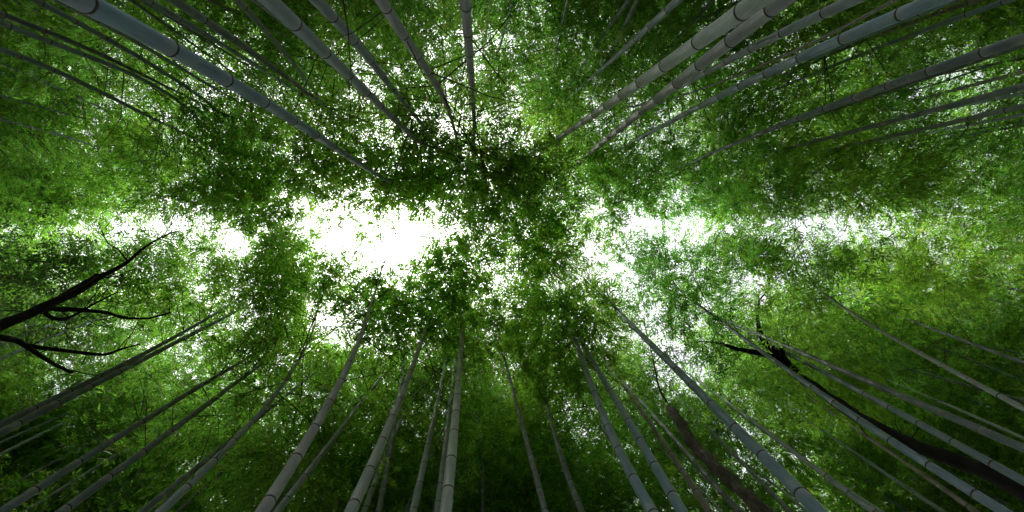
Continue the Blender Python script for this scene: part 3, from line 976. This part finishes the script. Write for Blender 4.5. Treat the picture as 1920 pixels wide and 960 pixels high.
def upright(px, w0, dia):
    """Stand a traced trunk up, nearly vertical, down to the ground."""
    d = ray(*px[0])
    d = d / d[2]
    pts = [d * (F * dia / w0)]
    for p in px[1:]:
        d = ray(*p)
        d = d / d[2]
        h = max(pts[-1][:2].dot(d[:2]) / d[:2].dot(d[:2]), pts[-1][2] + .12)
        pts.append(d * h)
    a, b = pts[0], pts[1]
    sl = (b - a)[:2] / (b - a)[2] * .6
    sl = sl * min(1, .25 / (np.hypot(*sl) + 1e-6))
    foot = []
    for z in np.linspace(-CAMZ - .1, a[2], 7)[:-1]:
        foot.append(np.append(a[:2] - sl * (a[2] - z), z))
    return np.array(foot + pts) + [0, 0, CAMZ], len(foot)


def limb(px, h0, h1):
    hh = np.linspace(h0, h1, len(px))
    return np.array([at(x, y, h) for (x, y), h in zip(px, hh)])


def tree(name, label, trunk_px, w0, dia, r_end, limbs, clumps, bark, group=None, broken=False, seed=1, hue=(.8, .9, 1.0)):
    g = np.random.default_rng(seed)
    path, nf = upright(trunk_px, w0, dia)
    base = path[0].copy()
    root = link(name, None)
    root.location = Vector(base)
    root["label"], root["category"] = label, "tree"
    r = np.r_[np.linspace(dia * .6, dia * .5, nf), np.linspace(dia * .5, r_end, len(path) - nf)]
    v, f = wood(path - base, r, g, .26 if broken else .14, 14)
    if broken:                                    # splintered end
        top = v[-14:].copy()
        ax = norm(path[-1] - path[-2])
        v[-14:] = top + ax * g.uniform(-.05, .42, 14)[:, None]
    tr = link("trunk", new_mesh("trunk", v.tolist(), f, [bark]), root)
    for (lp, h0, h1, wa, wb, join) in limbs:
        P = limb(lp, h0, h1)
        if join:                                   # grow out of the trunk
            i = int(np.argmin(np.linalg.norm(path - P[0], axis=1) + np.where(path[:, 2] > P[0][2], 2, 0)))
            P = np.concatenate([path[i:i + 1], P])
        rr = np.linspace(wa * h0 / F / 2, wb * h1 / F / 2, len(P))
        v, f = wood(P - base, rr, g, .1, 9)
        link("branch", new_mesh("branch", v.tolist(), f, [bark]), root)
    segs = []
    for (lp, h0, h1, wa, wb, join) in limbs + [(trunk_px[3:], None, None, 0, 0, False)]:      # fine twigs along the limbs
        P = path[nf + 3:] if h0 is None else limb(lp, h0, h1)
        for _ in range(7):
            i = int(g.integers(0, len(P) - 1))
            a = P[i] + (P[i + 1] - P[i]) * g.random()
            dv = norm(norm(P[i + 1] - P[i]) * .8 + g.normal(0, .7, 3))
            Lb = g.uniform(.25, .8)
            m1 = a + dv * Lb * .5 + g.normal(0, .04, 3)
            e = m1 + norm(dv + g.normal(0, .4, 3)) * Lb * .5
            segs.append((a - base, m1 - base, e - base, .008))
            segs.append((m1 - base, (m1 + e) / 2 + g.normal(0, .05, 3) - base, m1 + norm(dv + g.normal(0, .8, 3)) * Lb * .5 - base, .005))
    if clumps:
        pos = np.concatenate([at(x, y, h) + g.normal(0, 1, (k, 3)) * R * .55 for x, y, h, R, k in clumps])
        px_, _ = project(pos)
        pos = pos[g.random(len(pos)) < keep_prob(px_, False) ** 1.2]
        k = len(pos)
        fo = link("crown", foliage_mesh("crown", pos - base, g.uniform(0, 6.283, k), g.normal(.3, .4, k), g.uniform(.7, 1.2, k), BROADS, g, M_BROAD), root)
        fo.color = tuple(hue) + (1,)
        fo["kind"] = "stuff"
        segs += [(pos[j] - base, (pos[j] + pos[(j + 5) % k]) / 2 - base, pos[(j + 5) % k] - base, .004) for j in range(0, k, 6) if np.linalg.norm(pos[j] - pos[(j + 5) % k]) < 1.2]
    tw = link("twigs", twigs_mesh("twigs", segs, bark), root)
    tw["kind"] = "stuff"
    return root


tree("forked_tree", "black forked tree reaching in from the side below the canopy slit",
     [(-14, 616), (50, 590), (80, 575), (130, 553), (175, 530), (185, 518), (212, 508), (240, 492), (265, 468), (295, 448), (328, 434)], 21, .126, .010,
     [([(86, 575), (105, 581), (140, 580), (170, 583), (208, 586), (222, 596), (280, 598), (320, 586)], 6.7, 8.3, 12, 2.5, True),
      ([(76, 585), (110, 601), (135, 594), (175, 570), (220, 548)], 6.5, 7.6, 9, 2, True),
      ([(-40, 628), (0, 632), (30, 637), (55, 650), (130, 658), (200, 667), (225, 655), (262, 645)], 5.6, 7.4, 16, 2.5, True),
      ([(35, 640), (75, 667), (105, 685), (135, 698)], 5.9, 6.6, 10, 5, False),
      ([(240, 492), (225, 470), (200, 455), (190, 430)], 8.6, 9.6, 3, 1.5, False)],
     [(110, 490, 9.0, 1.0, 210), (175, 475, 9.5, .8, 120), (255, 442, 10, .6, 70), (310, 448, 10, .5, 60), (50, 535, 8.4, .9, 150), (30, 480, 9, .8, 120), (180, 560, 8.4, .6, 60), (60, 600, 7.6, .7, 70), (120, 530, 9, .7, 100)],
     M_BARK, seed=21)
tree("crooked_tree", "black crooked tree with a forked top slanting behind two blue-grey culms",
     [(1935, 932), (1850, 885), (1780, 858), (1720, 838), (1660, 808), (1600, 775), (1540, 735), (1490, 700), (1476, 682)], 36, .20, .085,
     [([(1476, 684), (1462, 664), (1437, 648), (1424, 625), (1419, 592), (1424, 560)], 9.0, 10.2, 20, 4, True),
      ([(1466, 672), (1420, 662), (1385, 655), (1345, 642), (1310, 640)], 9.0, 9.8, 15, 2.5, True),
      ([(1470, 676), (1464, 654)], 9.0, 9.2, 12, 8, True),
      ([(1424, 562), (1444, 540), (1440, 510), (1415, 480), (1395, 462)], 10.2, 11.2, 3.5, 1.5, False)],
     [(1400, 470, 11, .8, 90), (1430, 500, 10.8, .8, 90), (1370, 450, 11, .7, 70), (1350, 640, 9.8, .7, 70)],
     M_BARK, seed=22)
tree("dead_tree", "brown dead tree trunk with a broken top beside the sunlit gap",
     [(1446, 976), (1385, 915), (1340, 875), (1305, 837), (1285, 810), (1263, 776)], 32, .20, .085,
     [([(1263, 776), (1236, 730), (1226, 680), (1217, 640), (1206, 602)], 8.9, 11, 5, 1.8, True),
      ([(1226, 682), (1245, 660), (1280, 656)], 10, 10.4, 2.5, 1.4, False),
      ([(1210, 615), (1232, 608), (1262, 600)], 10.8, 11, 2.0, 1.2, False),
      ([(1206, 604), (1185, 575), (1150, 558)], 11, 11.4, 1.8, 1.2, False)],
     [], M_DEAD, broken=True, seed=23)

# ------------------------------------------------------------------ bamboos deeper in the grove, behind the traced ones
protos = []
for v_ in range(6):
    g = np.random.default_rng(500 + v_)
    H = g.uniform(12.5, 14.5)
    lean = g.normal(0, .03, 2)
    path = build_centreline(np.polynomial.Polynomial([0, lean[0]]), np.polynomial.Polynomial([0, lean[1]]), .5, H - 3.0, 3.0, g.normal(0, .5, 2), g)
    path = path - [path[0][0], path[0][1], 0]
    root = link("background_bamboo", None)
    root.location = Vector(path[0])
    bamboo_culm("culm", root, path, g.uniform(.065, .095), TONES['d'], g, False, 8)
    seg_ = np.r_[0, np.cumsum(np.linalg.norm(np.diff(path, axis=0), axis=1))]
    nodes_ = np.arange(seg_[-1] * .54, seg_[-1] - .1, .2)
    bamboo_foliage(root, path, seg_, nodes_, None, 0, g, DENS * 2.75, path[0], (1, 1, 1), 1.3, False, keep=False, size=1.15, pieces=4)
    protos.append((root, list(root.children)))
gb = np.random.default_rng(77)
back = []
tries = 0
while len(back) < 352 and tries < 30000:
    tries += 1
    if len(back) >= 330:
        x, y = gb.uniform(-15, 15), gb.uniform(6, 11) * (1 if gb.random() < .5 else -1)
    elif len(back) >= 285:
        x, y = gb.uniform(11.5, 20) * (1 if gb.random() < .55 else -1), gb.uniform(-9, 9)
    elif len(back) >= 230:
        x, y = gb.uniform(-13, 13), gb.uniform(5, 10.5) * (1 if gb.random() < .45 else -1)
    elif len(back) < 170:
        x, y = gb.uniform(-17, 17), gb.uniform(-11.5, 11.5)
    else:
        x, y = gb.uniform(10.5, 20) * (1 if gb.random() < .6 else -1), gb.uniform(-13.5, 13.5)
    if abs(y) < (2.2 if abs(x) < 5 else 1.5 if -8 < x < 8.5 else 1.3 if x < 0 else 1.7) or np.hypot(x, y) < (4.8 if y > 0 and x < 2 else 3.2):
        continue
    if (x < -5 and abs(y) < 3 or x > 8 and -3.2 < y < 1.5) and gb.random() < .5:
        continue                                      # the grove is lighter beside the path
    if any((x - a) ** 2 + (y - b) ** 2 < .95 for a, b in back):
        continue
    back.append((x, y))
for bi, (x, y) in enumerate(back):
    g = np.random.default_rng(700 + bi)
    root0, kids = protos[bi % 6]
    sc_, rz = g.uniform(.9, 1.15) * (1.32 if bi >= 285 else 1), g.uniform(0, 6.283)
    grow = []
    for kid in kids:
        if kid.data.name in SAMPLE:                   # a side of the crown grows only where it has room and light
            S = SAMPLE[kid.data.name] * sc_
            W = np.stack([S[:, 0] * math.cos(rz) - S[:, 1] * math.sin(rz) + x, S[:, 0] * math.sin(rz) + S[:, 1] * math.cos(rz) + y, S[:, 2] + root0.location[2]], 1)
            pr_, dz_ = project(W)
            if not ((pr_[:, 0] > -130) & (pr_[:, 0] < 2050) & (pr_[:, 1] > -130) & (pr_[:, 1] < 1090)).any():
                continue
            if in_front(pr_, dz_).mean() > .05 or g.random() > np.mean(keep_prob(pr_)) ** 2.5 + .02:
                continue
        grow.append(kid)
    if len(grow) < 3:
        continue
    root = root0.copy()
    C.objects.link(root)
    root.location = (x, y, root0.location[2])
    root.rotation_euler = (0, 0, rz)
    root.scale = (sc_, sc_, sc_)
    hue = hue_pick(g, .42)
    for kid in grow:
        c = kid.copy()
        C.objects.link(c)
        c.parent = root
        if c.name.startswith("foliage"):
            c.color = tuple(hue) + (1,)
    root["category"] = "bamboo"
    root["label"] = "dim slender bamboo standing deep in the grove behind the nearer culms"
    root["group"] = "bamboos deep in the grove"
for root0, kids in protos:                            # the patterns themselves are not part of the grove
    for kid in kids:
        bpy.data.objects.remove(kid)
    bpy.data.objects.remove(root0)

# ------------------------------------------------------------------ rest of the grove: oversized leaf ring added to shut out side light
g = np.random.default_rng(901)
k = 13000
a_ = g.uniform(0, 6.283, k)
rad2 = g.uniform(1.0, 1.55, k)
pos = np.stack([np.cos(a_) * 18.5 * rad2, np.sin(a_) * 13 * rad2, g.uniform(.6, 16, k)], 1)
grove = link("light_blocking_grove", foliage_mesh("light_blocking_grove", pos, g.uniform(0, 6.283, k), g.normal(.4, .4, k), g.uniform(3.0, 4.6, k), SPRAYS, g, M_LEAF))
grove["kind"] = "stuff"
grove["label"] = "dense green bamboo grove closing in all round behind the culms"
grove.color = (.8, .9, .8, 1)
